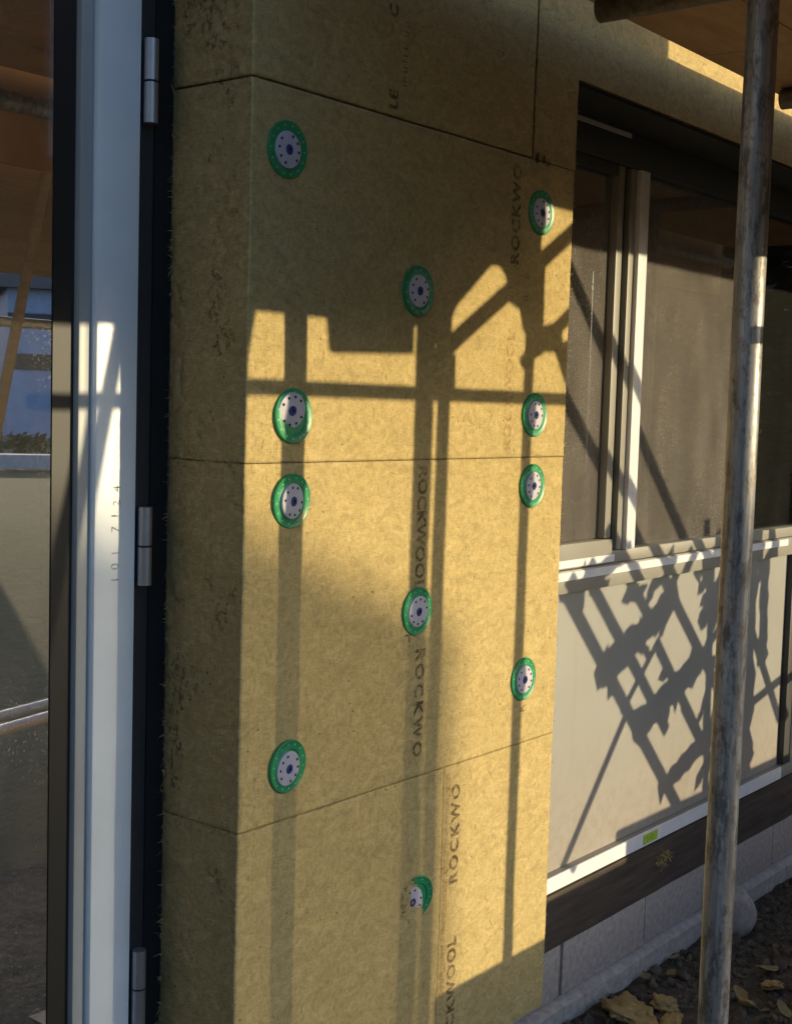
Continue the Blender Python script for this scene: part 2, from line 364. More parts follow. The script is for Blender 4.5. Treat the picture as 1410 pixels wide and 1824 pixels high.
# ------------------------------------------------------------------ mineral wool slabs
def face_disp(x, z): return .0016*nz(x*7, 3.3, z*7)+.0005*nz(x*40, 8.1, z*40)
def slab(parent, x0, x1, z0, z1, seed, mask=None, step=.0055, depth=.18, name='slab', left_cut=False, ez=.2):
    nxx = max(2, round((x1-x0)/step)); nzz = max(2, round((z1-z0)/step)); nd = 40 if left_cut else 6
    X = [x0+(x1-x0)*i/nxx for i in range(nxx+1)]; Z = [z0+(z1-z0)*j/nzz for j in range(nzz+1)]
    if mask: inside = lambda i, j: mask((X[i]+X[i+1])/2, (Z[j]+Z[j+1])/2)
    else: inside = lambda i, j: True
    cell = {(i, j) for i in range(nxx) for j in range(nzz) if inside(i, j)}
    vs = []; idx = {}; b = MB()
    border = {}
    for (i, j) in cell:
        for di, dj, n_, a_, c_ in ((-1,0,(1,0),(0,0),(0,1)), (1,0,(-1,0),(1,0),(1,1)), (0,-1,(0,1),(0,0),(1,0)), (0,1,(0,-1),(0,1),(1,1))):
            if (i+di, j+dj) not in cell:
                for q in (a_, c_):
                    k = (i+q[0], j+q[1]); ox, oz = border.get(k, (0, 0)); border[k] = (ox or n_[0], oz or n_[1])
    def V(i, j, k):
        key = (i, j, k)
        if key in idx: return idx[key]
        x, z = X[i], Z[j]; y = depth*k/nd
        px, py, pz = x, y, z
        if k == 0: py += face_disp(x, z)
        if (i, j) in border:
            ox, oz = border[(i, j)]
            e = .0012+.0026*abs(nz(x*60+seed, y*60, z*60))+.0022*abs(nz(x*170, y*170+seed, z*170))
            tight = .25 if abs(x-.56) < .004 else 1
            e *= tight
            if oz: pz += oz*e*ez
            if ox:
                e2 = e
                if left_cut and ox > 0:
                    r_ = .0022*nz(x*30, y*40, z*18+seed)+.0018*nz(x, y*120, z*90)
                    blot = max(0, min(1, (nz(seed*.7, y*9, z*5.5)-.12)*5))
                    crk = max(0, 1-abs(nz(4.4, y*34, z*24+seed))/.13)
                    ed = min(1, k/4.)*min(1, (nd-k)/4.)
                    e2 = .002+.55*r_*(.35+.65*ed)+.013*crk*blot*ed*(.5+.5*nz(y*70, 3, z*70))-.004*blot*ed*max(0, nz(y*55, seed, z*55))
                    if k >= nd-1: e2 += .0045*abs(nz(seed, y*30, z*110))+.003*max(0, nz(3, seed, z*260))
                px += ox*e2
            if k == 0: py += (.0018+.002*abs(nz(x*90, seed, z*90)))*(tight if ox else ez)
        idx[key] = len(vs); vs.append((px, py, pz)); return idx[key]
    fs = []; mi = []
    for (i, j) in cell:
        fs.append((V(i,j,0), V(i+1,j,0), V(i+1,j+1,0), V(i,j+1,0))); mi.append(0)
    for (i, j) in cell:
        for di, dj, A, B in ((-1,0,(0,1),(0,0)), (1,0,(1,0),(1,1)), (0,-1,(0,0),(1,0)), (0,1,(1,1),(0,1))):
            if (i+di, j+dj) not in cell:
                for k in range(nd):
                    fs.append((V(i+B[0],j+B[1],k), V(i+A[0],j+A[1],k), V(i+A[0],j+A[1],k+1), V(i+B[0],j+B[1],k+1))); mi.append(1)
    b.v = vs; b.f = fs; b.mi = mi
    return b.build(name, [M_WOOL, M_CUT], parent, smooth='soft' if left_cut else True)

J = .0004
pil = empty('insulation_pillar', (XR/2, 0, ZB), 'yellow mineral wool clad pillar between the glazed door and the window', 'insulation')
pil.location = (0, 0, 0)
s_low_l = slab(pil, .0, .560-J*.3, ZB, .8-J*.5, 11, left_cut=True)
s_low_r = slab(pil, .560+J*.3, XR, ZB, .8-J*.05, 17, ez=.08)
s_mid = slab(pil, .0, XR, .8+J*.4, 1.4-J*.6, 23, left_cut=True)
s_up = slab(pil, .0, XR, 1.4+J*.3, 2.0-.0011, 31, left_cut=True)
s_top = slab(pil, .0, .797-.0014, 2.0+.0010, 2.62, 37, left_cut=True, ez=.6)
hdr = empty('insulation_header', (0,0,0), 'mineral wool slabs forming the lintel above the window, under the scaffold deck', 'insulation')
s_h1 = slab(hdr, .797+.0014, 1.83, 2.0+J, 2.62, 41, mask=lambda x, z: x < XR or z > HB, step=.011)
s_h2 = slab(hdr, 1.83+2*J, 3.03, HB, 2.62, 43, step=.02)
s_h3 = slab(hdr, 3.03+2*J, 4.4, HB, 2.62, 47, step=.03)
for k, (a_, c_) in enumerate(((-1.12, -.003), (0.0, 1.2), (1.205, 2.4), (2.405, 3.6))):
    slab(hdr, a_, c_, 2.6235 if k else 2.48, 3.2, 50+k, step=.03)
slw = empty('insulation_wall', (0,0,0), 'mineral wool clad wall beyond the far side of the door', 'insulation')
for k in range(4):
    slab(slw, -2.4, -1.125, ZB+k*.605, ZB+k*.605+.60, 60+k, step=.03)
# loose fibres along the cut edges
fb = MB()
def fibre(p, d, L, wd):
    p = Vector(p); d = Vector(d).normalized(); s_ = d.cross(Vector((random.gauss(0,1), random.gauss(0,1), random.gauss(0,1)))).normalized()
    bend = Vector((random.gauss(0,.5), random.gauss(0,.5), random.gauss(0,.7)))
    pts = [p-d*L*.2, p+d*L*.35+bend*L*.1, p+d*L*.75+bend*L*.45, p+d*L+bend*L*.9]
    vs = []
    for q, t in zip(pts, (1, .9, .6, .1)): vs += [q-s_*wd*t, q+s_*wd*t]
    fb.add(vs, [(0,1,3,2),(2,3,5,4),(4,5,7,6)])
for _ in range(420):
    z = random.uniform(.22, 2.6); fibre((.002, .178, z), (-.8, .1, random.gauss(0,.5)), random.uniform(.003, .010), random.uniform(.0003, .0009))
for _ in range(260):
    z = random.uniform(.22, 2.6); fibre((.002, .002, z), (-.6, -.5, random.gauss(0,.5)), random.uniform(.002, .006), .0003)
for _ in range(300):
    z = random.uniform(.22, 2.17); fibre((XR-.002, .002, z), (.8, -.4, random.gauss(0,.5)), random.uniform(.002, .006), random.uniform(.0003, .0007))
for zj in (.8, 1.4):
    for _ in range(90):
        y = random.uniform(0, .17); fibre((.003, y, zj+random.gauss(0,.004)), (-.7, random.gauss(0,.5), random.gauss(0,.8)), random.uniform(.003, .011), random.uniform(.0004, .0011))
for _ in range(120):
    x = random.uniform(0, XR); fibre((x, .001, random.choice((.8, 1.4, 1.4, 2.0))+random.gauss(0,.002)), (random.gauss(0,.6), -.6, random.gauss(0,.6)), random.uniform(.002, .005), .0003)
for _ in range(60):                                # torn wool round the sunk disc
    a_ = random.uniform(1.8, 4.4); rr = random.uniform(.040, .048)
    fibre((.481+rr*math.cos(a_), -.001, .562+rr*math.sin(a_)), (random.gauss(.2,.7), -.5, random.gauss(0,.7)), random.uniform(.004, .012), random.uniform(.0004, .0011))
for (x, z) in ((.081,1.9),(.43,1.706),(.829,1.897),(.108,1.477),(.11,1.337),(.832,1.487),(.833,1.341),(.457,1.118),(.828,.937),(.115,.891)):
    for _ in range(26):
        a_ = random.random()*6.283; fibre((x+.0455*math.cos(a_), -.0005, z+.0455*math.sin(a_)), (math.cos(a_)+random.gauss(0,.5), -.5, math.sin(a_)+random.gauss(0,.5)), random.uniform(.003, .008), random.uniform(.0003, .0007))
for _ in range(500):                                # stray strands lying on the face
    x = random.uniform(.02, XR-.02); z = random.uniform(.22, 2.3); a_ = random.random()*6.283
    fibre((x, face_disp(x, z)-.0005, z), (math.cos(a_), -.06, math.sin(a_)), random.uniform(.006, .022), random.uniform(.0003, .0006))
tag(fb.build('loose_fibres', M_WOOL, pil), kind='stuff')

# printed words
def text_mesh(txt, cap, spacing):
    cu = bpy.data.curves.new('print', 'FONT'); cu.body = txt; cu.size = cap/.70; cu.space_character = spacing
    cu.align_x = 'LEFT'; cu.offset = .0014 if cap > .02 else 0; cu.resolution_u = 4
    o = bpy.data.objects.new('print', cu); COL.objects.link(o)
    dg = bpy.context.evaluated_depsgraph_get(); dg.update()
    me = bpy.data.meshes.new_from_object(o.evaluated_get(dg))
    bpy.data.objects.remove(o); return me
def stamp(parent, txt, x, zstart, length, cap, upward, m_, name='print', yplane=None, off=.0012):
    """x = centre line of the letters; text runs up (or down) from zstart over length"""
    me = text_mesh(txt, cap, 1.0)
    w0 = max(v.co.x for v in me.vertices)-min(v.co.x for v in me.vertices)
    if len(txt) > 1:                                # stretch spacing so that the run has the measured length
        sp = 1+(length-w0)/(w0*(len(txt)-1)/len(txt)); me = text_mesh(txt, cap, max(.6, sp))
    mn = min(v.co.x for v in me.vertices)
    for v in me.vertices:
        a_, b_ = v.co.x-mn, v.co.y-cap/2
        if upward: X_, Z_ = x-b_, zstart+a_
        else: X_, Z_ = x+b_, zstart-a_
        Y_ = (face_disp(X_, Z_) if yplane is None else yplane)-off
        v.co = Vector((X_, Y_, Z_))
    me.materials.clear(); me.materials.append(m_)
    o = bpy.data.objects.new(name, me); COL.objects.link(o); o.parent = parent; return o
stamp(s_up, 'ROCKWO', .739, 1.785, .205, .027, True, M_PRINT)
stamp(s_up, 'ROCKWOOL', .735, 1.415, .245, .026, True, M_PRINT2)
stamp(s_up, 'up', .784, 1.716, .052, .017, True, M_PRINT)
stamp(s_mid, 'ROCKWOOL', .462, 1.388, .235, .026, False, M_PRINT)
stamp(s_mid, 'ROCKWO', .471, 1.046, .226, .026, False, M_PRINT)
stamp(s_mid, 'C', .427, 1.078, .02, .019, False, M_PRINT)
stamp(s_mid, 'multi', .431, 1.235, .085, .009, False, M_PRINT)
stamp(s_mid, 'C', .440, .846, .02, .019, False, M_PRINT2)
stamp(s_mid, 'R', .826, .868, .02, .018, True, M_PRINT)
stamp(s_low_r, 'ROCKWO', .600, .560, .215, .026, True, M_PRINT)
stamp(s_low_r, 'ROCKWOOL', .604, .205, .255, .026, True, M_PRINT)
stamp(s_low_r, 'multi up', .640, .47, .11, .010, True, M_PRINT2)
stamp(s_low_r, 'multi', .628, .70, .08, .010, True, M_PRINT2)
stamp(s_top, 'multi up', .374, 2.058, .105, .017, True, M_PRINT)
stamp(s_top, 'LE', .346, 2.014, .032, .022, True, M_PRINT)
stamp(s_top, 'C', .340, 2.168, .022, .022, True, M_PRINT)
stamp(s_top, 'v', .672, 2.172, .016, .018, True, M_PRINT)
st_ = MB(); n_ = 40
vs = []
for k in range(n_+1):
    z = .20+.585*k/n_; xa = .566+.004*nz(z*9, 1, 1); wd = .014+.006*nz(z*14, 5, 2)
    vs += [(xa, face_disp(xa, z)-.0012, z), (xa+wd, face_disp(xa+wd, z)-.0012, z)]
st_.add(vs, [(2*k, 2*k+1, 2*k+3, 2*k+2) for k in range(n_)]); st_.build('rust_stain', M_PRINT2, s_low_r)
# smudges by the joint on the top right
sm = MB()
for k in range(9):
    x = .80+.05*k/9+random.gauss(0,.006); z = 2.0+.004-.06*0+random.gauss(0,.006); r_ = random.uniform(.003,.009)
    sm.add([(x+r_*math.cos(t)*random.uniform(.6,1), face_disp(x,z)-.0018, z+1.6*r_*math.sin(t)*random.uniform(.6,1)) for t in [2*math.pi*q/9 for q in range(9)]], [tuple(range(9))])
sm.build('glue_smudge', M_PRINT, s_up)

# ------------------------------------------------------------------ fixing discs
def fixing(x, z, rot, tilt, label, sink=0., cap_off=(0,0), cap_tilt=(0,0), proud=.0):
    rq = random.Random(int(x*1000+z*77)); cap_tilt = (cap_tilt[0]+rq.gauss(0,.03), cap_tilt[1]+rq.gauss(0,.03)); cap_off = (cap_off[0]+rq.gauss(0,.0008), cap_off[1]+rq.gauss(0,.0008)); sink += rq.uniform(-.0006, .0008)
    t = empty('fixing_disc', (x, face_disp(x, z)-.0022-proud+sink, z), label, 'fixing', 'green and white fixing discs on the mineral wool')
    t.rotation_euler = Euler((tilt[0], 0, tilt[1]))
    MB().lathe([(.0001, -.0004), (.0290, -.0004), (.0295, .0002), (.031, .0012), (.036, .0004), (.041, .0012), (.0440, .0020), (.0452, .0012), (.0452, -.010)], 56).build('retaining_disc', M_GREEN, t, True)
    d = MB()
    for k in range(14):
        a_ = rot+2*math.pi*(k+.5)/14; d.disc((.0382*math.cos(a_), -.0013, .0382*math.sin(a_)), .0017, 8)
    tag(d.build('rim_dots', M_GREENDOT, t), kind='stuff')
    c = MB().lathe([(.0296, -.004), (.0296, .0018), (.0284, .0030), (.016, .0039), (.0085, .0041), (.0083, -.002), (.0001, -.002)], 48).build('cap', M_CAP, t, True)
    c.location = (cap_off[0], -.0004, cap_off[1]); c.rotation_euler = Euler((cap_tilt[0], 0, cap_tilt[1]))
    MB().lathe([(.0082, -.002), (.0082, .0046), (.0068, .0056), (.0034, .0052), (.003, .0022), (.0001, .0022)], 24).build('plug', M_PLUG, c, True)
    h = MB()
    for sgn in (0, math.pi):
        for k in range(4):
            a_ = rot+sgn+R(-54+36*k); h.disc((.0232*math.cos(a_), -.00385, .0232*math.sin(a_)), .0026, 10)
    tag(h.build('cap_holes', M_DARK, c), kind='stuff')
    return t
fixing(.081, 1.900, .25, (.03, 0), 'fixing disc highest up, near the pillar corner, all in shade')
fixing(.430, 1.706, -.1, (0, .02), 'shaded fixing disc midway across the pillar, above the horizontal rail shadow')
fixing(.829, 1.897, .5, (0, -.02), 'fixing disc half in shade and half in sun at top right of pillar')
fixing(.108, 1.477, 1.75, (-.03, .02), 'fixing disc with lifted crooked cap just above the middle joint', cap_off=(-.006, .007), cap_tilt=(.16, -.10))
fixing(.110, 1.337, -1.05, (.05, .03), 'fixing disc just below the middle joint near the pillar corner', cap_tilt=(.05, .05))
fixing(.832, 1.487, .9, (0, 0), 'fixing disc on the rail shadow near the window edge, above the joint', cap_tilt=(-.04, .04))
fixing(.833, 1.341, .2, (0, 0), 'sunlit fixing disc near the window edge just below the middle joint')
fixing(.457, 1.118, 1.2, (.02, .03), 'fixing disc in the pole shadow between two printed words', cap_tilt=(.0, .05))
fixing(.828, .937, .1, (0, 0), 'sunlit fixing disc lowest of those near the window edge')
fixing(.115, .891, -.35, (.04, .05), 'fixing disc in soft shade near the corner above the lower joint', cap_off=(-.002, -.003))
fixing(.481, .562, -.8, (.10, -.17), 'tilted fixing disc half sunk into the lowest slab', sink=.0042, cap_tilt=(-.05, .10), cap_off=(-.009, -.006))

# ------------------------------------------------------------------ glazed door on the left
DY = .18
door = empty('glazed_door', (0, 0, 0), 'white sashed glazed door with three steel hinges left of the pillar', 'door')
DT, DB = 2.45, .06
fr = MB().box(-.0335, .0035, DY+.003, DY+.07, -.02, 2.49).build('gap_black', M_VOID, door)  # solid black strip, shade of the open gap put into its colour
MB().box(-.0655, -.0345, DY+.004, DY+.08, -.02, 2.49, .002).build('outer_frame', M_ANTH, door)
MB().box(-1.118, -.0665, DY+.004, DY+.08, 2.455, 2.49, .002).build('outer_frame', M_ANTH, door)
MB().box(-1.118, -1.075, DY+.004, DY+.08, -.02, 2.454, .002).build('outer_frame', M_ANTH, door)
MB().box(-1.074, -.0665, DY+.004, DY+.08, -.02, .045, .002).build('threshold', M_ANTH, door)
def sash_member(*a): return MB().box(*a, .004).build('sash', M_SASH, door, True)
sv = sash_member(-.1505, -.0675, DY-.002, DY+.06, .05, 2.45)
sash_member(-1.07, -.987, DY-.002, DY+.06, .05, 2.45)
sash_member(-.986, -.1515, DY-.002, DY+.06, 2.367, 2.45)
sash_member(-.986, -.1515, DY-.002, DY+.06, .05, .135)
for q in ((-.1755, -.153, .138, 2.364), (-.985, -.9625, .138, 2.364)):
    MB().box(q[0], q[1], DY+.010, DY+.055, q[2], q[3], .003).build('glazing_bead', M_STEP, door, True)
for q in ((-.961, -.177, 2.342, 2.364), (-.961, -.177, .138, .160)):
    MB().box(q[0], q[1], DY+.010, DY+.055, q[2], q[3], .003).build('glazing_bead', M_STEP, door, True)
for q in ((-.2155, -.1765, .161, 2.341), (-.9615, -.9225, .161, 2.341)):
    MB().box(q[0], q[1], DY+.022, DY+.05, q[2], q[3]).build('gasket', M_GASK, door)
for q in ((-.9215, -.2165, 2.305, 2.341), (-.9215, -.2165, .161, .197)):
    MB().box(q[0], q[1], DY+.022, DY+.05, q[2], q[3]).build('gasket', M_GASK, door)
MB().box(-.9215, -.2165, DY+.024, DY+.030, .197, 2.305).build('pane', M_DGLASS, door)
# pencilled note on the sash
stamp(sv, '101 71', -.110, 1.205, .095, .016, True, M_PEN, 'pencil_note', DY-.0026, .0)
stamp(sv, '24', -.108, 1.325, .032, .015, True, M_PEN, 'pencil_note', DY-.0026, .0)
def hinge(zt, zm, zb):
    x = -.0545
    h = MB().tube((x, DY-.010, zb), (x, DY-.010, zm-.0018), .0115, 20, False).build('hinge', M_HINGE, door, True)
    MB().tube((x, DY-.010, zm+.0018), (x, DY-.010, zt), .0115, 20, False).build('hinge_knuckle', M_HINGE, h, True)
    MB().tube((x, DY-.010, zm-.0015), (x, DY-.010, zm+.0015), .0095, 16, False).build('hinge_pin', M_GASK, h)
    MB().box(x-.009, x+.009, DY-.008, DY+.006, zb+.006, zt-.006).build('hinge_leaf', M_ANTH, h)
hinge(2.066, 2.000, 1.935); hinge(1.322, 1.258, 1.194); hinge(.578, .512, .446)

# ------------------------------------------------------------------ window on the right
WY = .15
win = empty('window', (0,0,0), 'large dusty framed window with cream lower panel to the right of the pillar', 'window')
X0, X1, X2, X3 = .965, 1.458, 1.566, 2.62
MB().box(X0, 5.6, .004, .148, HB-.005, HB-.001).build('head_black_sheet', M_VOID, win)  # thin black sheet covering the header underside
MB().box(X0, 5.6, WY+.004, WY+.09, 2.100, 2.194, .003).build('head_frame', M_DKFRAME, win, True)
MB().box(X0, 1.462, WY+.001, WY+.0035, 2.168, 2.186).build('tape', M_GREYTAPE, win)
MB().box(X0, X1-.036, WY+.010, WY+.08, 2.072, 2.099, .003).build('sash_rail', M_DKFRAME, win, True)
MB().box(X1-.034, X1-.004, WY+.010, WY+.08, 1.182, 2.099, .004).build('sash_stile', M_FRAME, win, True)
MB().box(X1-.003, X1+.020, WY+.022, WY+.08, 1.150, 2.099).build('gasket', M_GASK, win)
MB().box(X1+.021, X1+.048, WY+.006, WY+.09, 1.150, 2.099, .003).build('mullion', M_FRAME, win, True)
MB().box(X1+.050, X2-.012, WY-.006, WY+.09, 1.150, 2.099, .004).build('mullion', M_TAPE, win, True)
MB().box(X2-.011, X2+.006, WY+.02, WY+.08, 1.150, 2.099).build('gasket', M_GASK, win)
MB().box(X0, X1-.035, WY+.030, WY+.036, 1.182, 2.071).build('pane', M_WGLASS, win)
MB().box(X2+.007, 2.228, WY+.034, WY+.040, 1.150, 2.099).build('pane', M_WGLASS, win)
MB().box(2.230, 2.285, WY+.006, WY+.09, 1.150, 2.099, .004).build('mullion', M_DKFRAME, win, True)
MB().box(2.287, 3.9, WY+.034, WY+.040, 1.150, 2.099).build('pane', M_CGLASS, win)
MB().box(X0, X1-.002, WY+.004, WY+.09, 1.118, 1.180, .004).build('transom', M_FRAME, win, True)
MB().box(X1-.001, 3.9, WY+.006, WY+.09, 1.118, 1.149, .004).build('transom', M_FRAME, win, True)
MB().box(X0, 3.9, WY+.000, WY+.09, 1.060, 1.117, .004).build('transom', M_FRAME, win, True)
MB().box(X0, 1.462, WY+.0005, WY+.0035, 1.123, 1.141).build('tape', M_TAPE, win)
MB().box(X0, 2.56, WY-.004, WY-.0005, 1.093, 1.113).build('tape', M_TAPE, win)
MB().box(X0, 2.62, WY+.020, WY+.06, .372, 1.059).build('panel', M_PANEL, win)
MB().box(2.622, 2.68, WY+.000, WY+.09, .372, 1.059, .004).build('mullion', M_DKFRAME, win, True)
MB().box(2.682, 3.9, WY+.020, WY+.06, .372, 1.059).build('panel', M_PANEL, win)
MB().box(X0, 3.9, WY+.001, WY+.09, .330, .371, .003).build('sill', M_FRAME, win, True)
MB().box(X0, 2.60, WY-.004, WY+.000, .334, .372).build('tape', M_TAPE, win)
lb = MB().box(1.675, 1.752, WY-.0065, WY-.0045, .340, .366).build('sticker', M_LABEL, win)
tm = text_mesh('212', .016, 1.3)
for v in tm.vertices: v.co = Vector((1.688+v.co.x, WY-.0072, .345+v.co.y))
tm.materials.clear(); tm.materials.append(M_BLACK); to = bpy.data.objects.new('sticker_print', tm); COL.objects.link(to); to.parent = lb
MB().box(3.902, 5.6, WY, WY+.2, .33, 2.194).build('end_panel', M_DKFRAME, win)

# timber sole plate, blocks, ledge
pl = MB()
for k in range(46):
    xa = .1+4.0*k/46; xb = .1+4.0*(k+1)/46
    ja, jb = .004*nz(xa*9, 0, 0), .004*nz(xb*9, 0, 0)
    pl.add([(xa, WY-.008+ja, .192), (xb, WY-.008+jb, .192), (xb, WY-.006+jb*1.3, .329+.002*nz(xb*20,1,1)), (xa, WY-.006+ja*1.3, .329+.002*nz(xa*20,1,1)), (xa, .3, .329), (xb, .3, .329), (xa, .3, .192), (xb, .3, .192)],
           [(0,1,2,3), (3,2,5,4), (6,7,1,0)])
tag(pl.build('sole_plate', M_PLATE), 'dark weathered timber plate under the window panel, on the blocks', 'timber')
blk = empty('block_plinth', (0,0,0), 'grey concrete block plinth below the timber plate', 'plinth')
joints = [-.02, .42, .85, 1.282, 1.712, 2.142, 2.572, 3.002, 3.432, 3.862]
for a_, c_ in zip(joints, joints[1:]):
    q = random.uniform(-.002, .002)
    MB().box(a_+.0045, c_-.0045, WY+.0+q, .32, .052, .188, .003).build('block', M_BLOCK, blk, True)
MB().box(-.02, 3.86, WY+.010, .30, .050, .187).build('mortar', M_MORTAR, blk)
ld = MB(); n_ = 120
for k in range(n_):
    for e_ in (0, 1): pass
vs = []; 
for k in range(n_+1):
    x = -.1+4.1*k/n_; j_ = .004*nz(x*14, 2, 2)+.003*nz(x*50, 2, 7)
    vs += [(x, WY-.030+j_, -.06), (x, WY-.028+j_, .040+.004*nz(x*30, 4, 4)), (x, WY-.012+j_, .050+.003*nz(x*22, 6, 1)), (x, WY+.012, .049)]
ld.add(vs, [(4*k+a_, 4*k+4+a_, 4*k+5+a_, 4*k+1+a_) for k in range(n_) for a_ in range(3)])
ld.build('footing_ledge', M_CONC, blk, True)

# ------------------------------------------------------------------ scaffold
def tube_thing(name, p0, p1, r, m_, label, cat, group=None, hollow=True, n=24):
    p0, p1 = Vector(p0), Vector(p1)
    return tag(MB().tube(p0, p1, r, n, hollow).build(name, m_, smooth=True), label, cat, group)
def tall(x, y, r, z1, label, m_=M_GALV, plate=True):
    t = empty('scaffold_standard', (x, y, 0), label, 'scaffold pole', 'upright scaffold poles')
    b_ = MB()
    n = 28; seg = 60; vs = []
    for k in range(seg+1):
        z = .006+(z1-.006)*k/seg; dx, dy = .0012*nz(z*1.5, x, y), .0012*nz(z*1.5, y, x+4)
        for q in range(n):
            t_ = 2*math.pi*q/n; vs.append((dx+r*math.cos(t_), dy+r*math.sin(t_), z))
    b_.add(vs, [(k*n+q, k*n+(q+1) % n, (k+1)*n+(q+1) % n, (k+1)*n+q) for k in range(seg) for q in range(n)])
    b_.add([(r*math.cos(2*math.pi*q/n), r*math.sin(2*math.pi*q/n), z1) for q in range(n)], [tuple(range(n))])
    b_.build('tube', m_, t, True)
    if plate: MB().box(-.075, .075, -.075, .075, 0, .006).build('base_plate', M_COUP, t)
    return t
tall(.478, -.615, .02415, 4.2, 'galvanised scaffold pole standing in front of the window')
OY = -1.0
def cast(x, z, y=OY):          # wall point (y = 0) -> point on the sun ray at depth y
    d = -y/.8594; return Vector((x+SX*d, y, z+d*TE))
def castw(x, z, y, wy=.17):    # window point -> point on the sun ray at depth y
    d = (wy-y)/.8594; return Vector((x+SX*d, y, z+d*TE))
c1 = cast(.459, 1.5); tall(c1.x, OY, .0242, 4.2, 'galvanised scaffold pole on the outer row, beside a thinner one')
c1 = cast(.519, 1.5); tall(c1.x, OY, .0175, 2.06, 'thin aluminium upright beside an outer scaffold pole', M_ALU, False)
c1 = cast(.808, 1.5); tall(c1.x, OY, .0155, 2.06, 'thin aluminium upright on the outer row, right of the paired poles', M_ALU, False)
pA, pB = castw(-.112, 1.575, OY+.06, .18), castw(-.152, 1.395, OY+.06, .18); dv = (pB-pA)/(pA.z-pB.z)
tube_thing('leaning_pole', pA+dv*(pA.z-.0), pA-dv*.30, .014, M_LATH, 'thin wooden pole leaning steeply against the scaffold', 'pole', hollow=False)
tall(3.15, -.615, .02415, 4.2, 'galvanised scaffold pole of the inner row at the far bay')
tall(3.45, OY-.03, .02415, 4.2, 'galvanised scaffold pole of the outer row at the far bay')
zr = cast(0, 1.5215).z
tube_thing('guard_rail', (.46, OY-.0, zr), (1.66, OY-.0, zr), .0135, M_ALU, 'thin horizontal guard rail along the outer scaffold poles', 'scaffold rail')
def brace(a_, b_, r, label):
    p, q = cast(*a_, OY-.045), cast(*b_, OY-.045); tube_thing('diagonal_brace', p, q, r, M_ALU, label, 'scaffold brace', 'diagonal scaffold braces')
brace((.495, 1.590), (1.20, 2.022), .0185, 'upper diagonal brace rising from the paired poles')
brace((.785, 1.592), (1.30, 1.912), .0165, 'lower diagonal brace rising from the thin upright')
# couplers
def coupler(p, s_, label):
    t = empty('coupler', p, label, 'coupler', 'scaffold couplers')
    MB().box(-s_, s_, -.03, .03, -s_, s_, .008).build('clamp_body', M_COUP, t, True)
    MB().tube((-s_*.7, -.05, s_*.3), (-s_*.7, .05, s_*.3), .006, 8, False).build('bolt', M_COUP, t)
coupler(cast(.50, 1.555), .040, 'steel coupler where the guard rail meets the paired poles')
# unseen boards under the deck edge, shaped to throw the wall shadows
def board(name, x0, x1, y0, y1, z0, z1, m_, label, cat='board', group=None, bev=.004):
    return tag(MB().box(x0, x1, y0, y1, z0, z1, bev).build(name, m_), label, cat, group)
BY = OY-.06
def offcut(name, pts, y, label, m_=M_PLY, cat='board', th=.018):      # flat board cut to an irregular outline, outline given by its shadow on the wall
    b_ = MB(); n = len(pts); vs = [cast(*q, y) for q in pts]; vs += [v-Vector((0, th, 0)) for v in vs]
    b_.add(vs, [tuple(range(n)), tuple(range(2*n-1, n-1, -1))]+[(k, (k+1) % n, n+(k+1) % n, n+k) for k in range(n)])
    return tag(b_.build(name, m_), label, cat, 'unseen boards shaped to throw the wall shadows')
zt = 2.100-(-BY)/.8594*TE
offcut('shadow_board', [(-.75, 1.641), (.47, 1.644), (.47, zt), (-.75, zt)], BY, 'long unseen board below the deck, placed to shade the upper pillar', M_BOARD)
offcut('shadow_board', [(.472, 1.625), (.505, 1.612), (.552, 1.687), (.665, 1.776), (.70, 1.778), (.722, 1.762), (.730, 1.735), (.734, 1.712), (.775, 1.700), (.79, 1.66), (.857, 1.61), (.857, 1.795), (.838, 1.815), (.838, zt), (.472, zt)], BY, 'irregular unseen board below the deck, cut to the shape of its wall shadow')
offcut('shadow_board_small', [(.205, 1.592), (.215, 1.586), (.425, 1.594), (.425, 1.66), (.195, 1.66)], BY-.03, 'small unseen board added below the long one for its wall shadow', M_BOARD)
offcut('shadow_plate', [(.86, 1.618), (.915, 1.622), (.962, 1.555), (1.0, 1.50), (1.0, 1.60), (.958, 1.648), (.935, 1.642), (.928, 1.668), (.90, 1.680), (.86, 1.672)], BY, 'small unseen plate by the lower brace, cut to the shape of its wall shadow', M_ALU, 'plate')  # unseen plate, outline shaped for its shadow by the brace
# deck of plywood sheets
dk = empty('scaffold_deck', (0,0,0), 'plywood scaffold deck overhead with a gap to the wall', 'deck')
def sheet(x0, x1, y0, y1, z0, z1, hole=None):
    b_ = MB()
    if hole:
        hx0, hx1, hy0, hy1 = hole
        b_.box(x0, hx0, y0, y1, z0, z1); b_.box(hx1, x1, y0, y1, z0, z1); b_.box(hx0, hx1, y0, hy0, z0, z1); b_.box(hx0, hx1, hy1, y1, z0, z1)
    else: b_.box(x0, x1, y0, y1, z0, z1)
    return b_.build('sheet', M_PLY, dk)
UZ = 2.30
for (xa, xb) in ((-.05, 1.32), (1.323, 2.72), (2.723, 4.6)):
    sheet(xa, xb, -.343, -.097, UZ, UZ+.03)
sheet(-.05, 1.62, -.700, -.346, UZ, UZ+.03, (.451, .505, -.642, -.588)); sheet(1.623, 3.2, -.700, -.346, UZ, UZ+.03, (3.123, 3.177, -.642, -.588)); sheet(3.203, 4.6, -.700, -.346, UZ, UZ+.03)
sheet(-.05, 1.02, -.962, -.703, UZ+.001, UZ+.031); sheet(1.023, 2.4, -.962, -.703, UZ+.001, UZ+.031); sheet(2.403, 4.6, -.962, -.703, UZ+.001, UZ+.031)
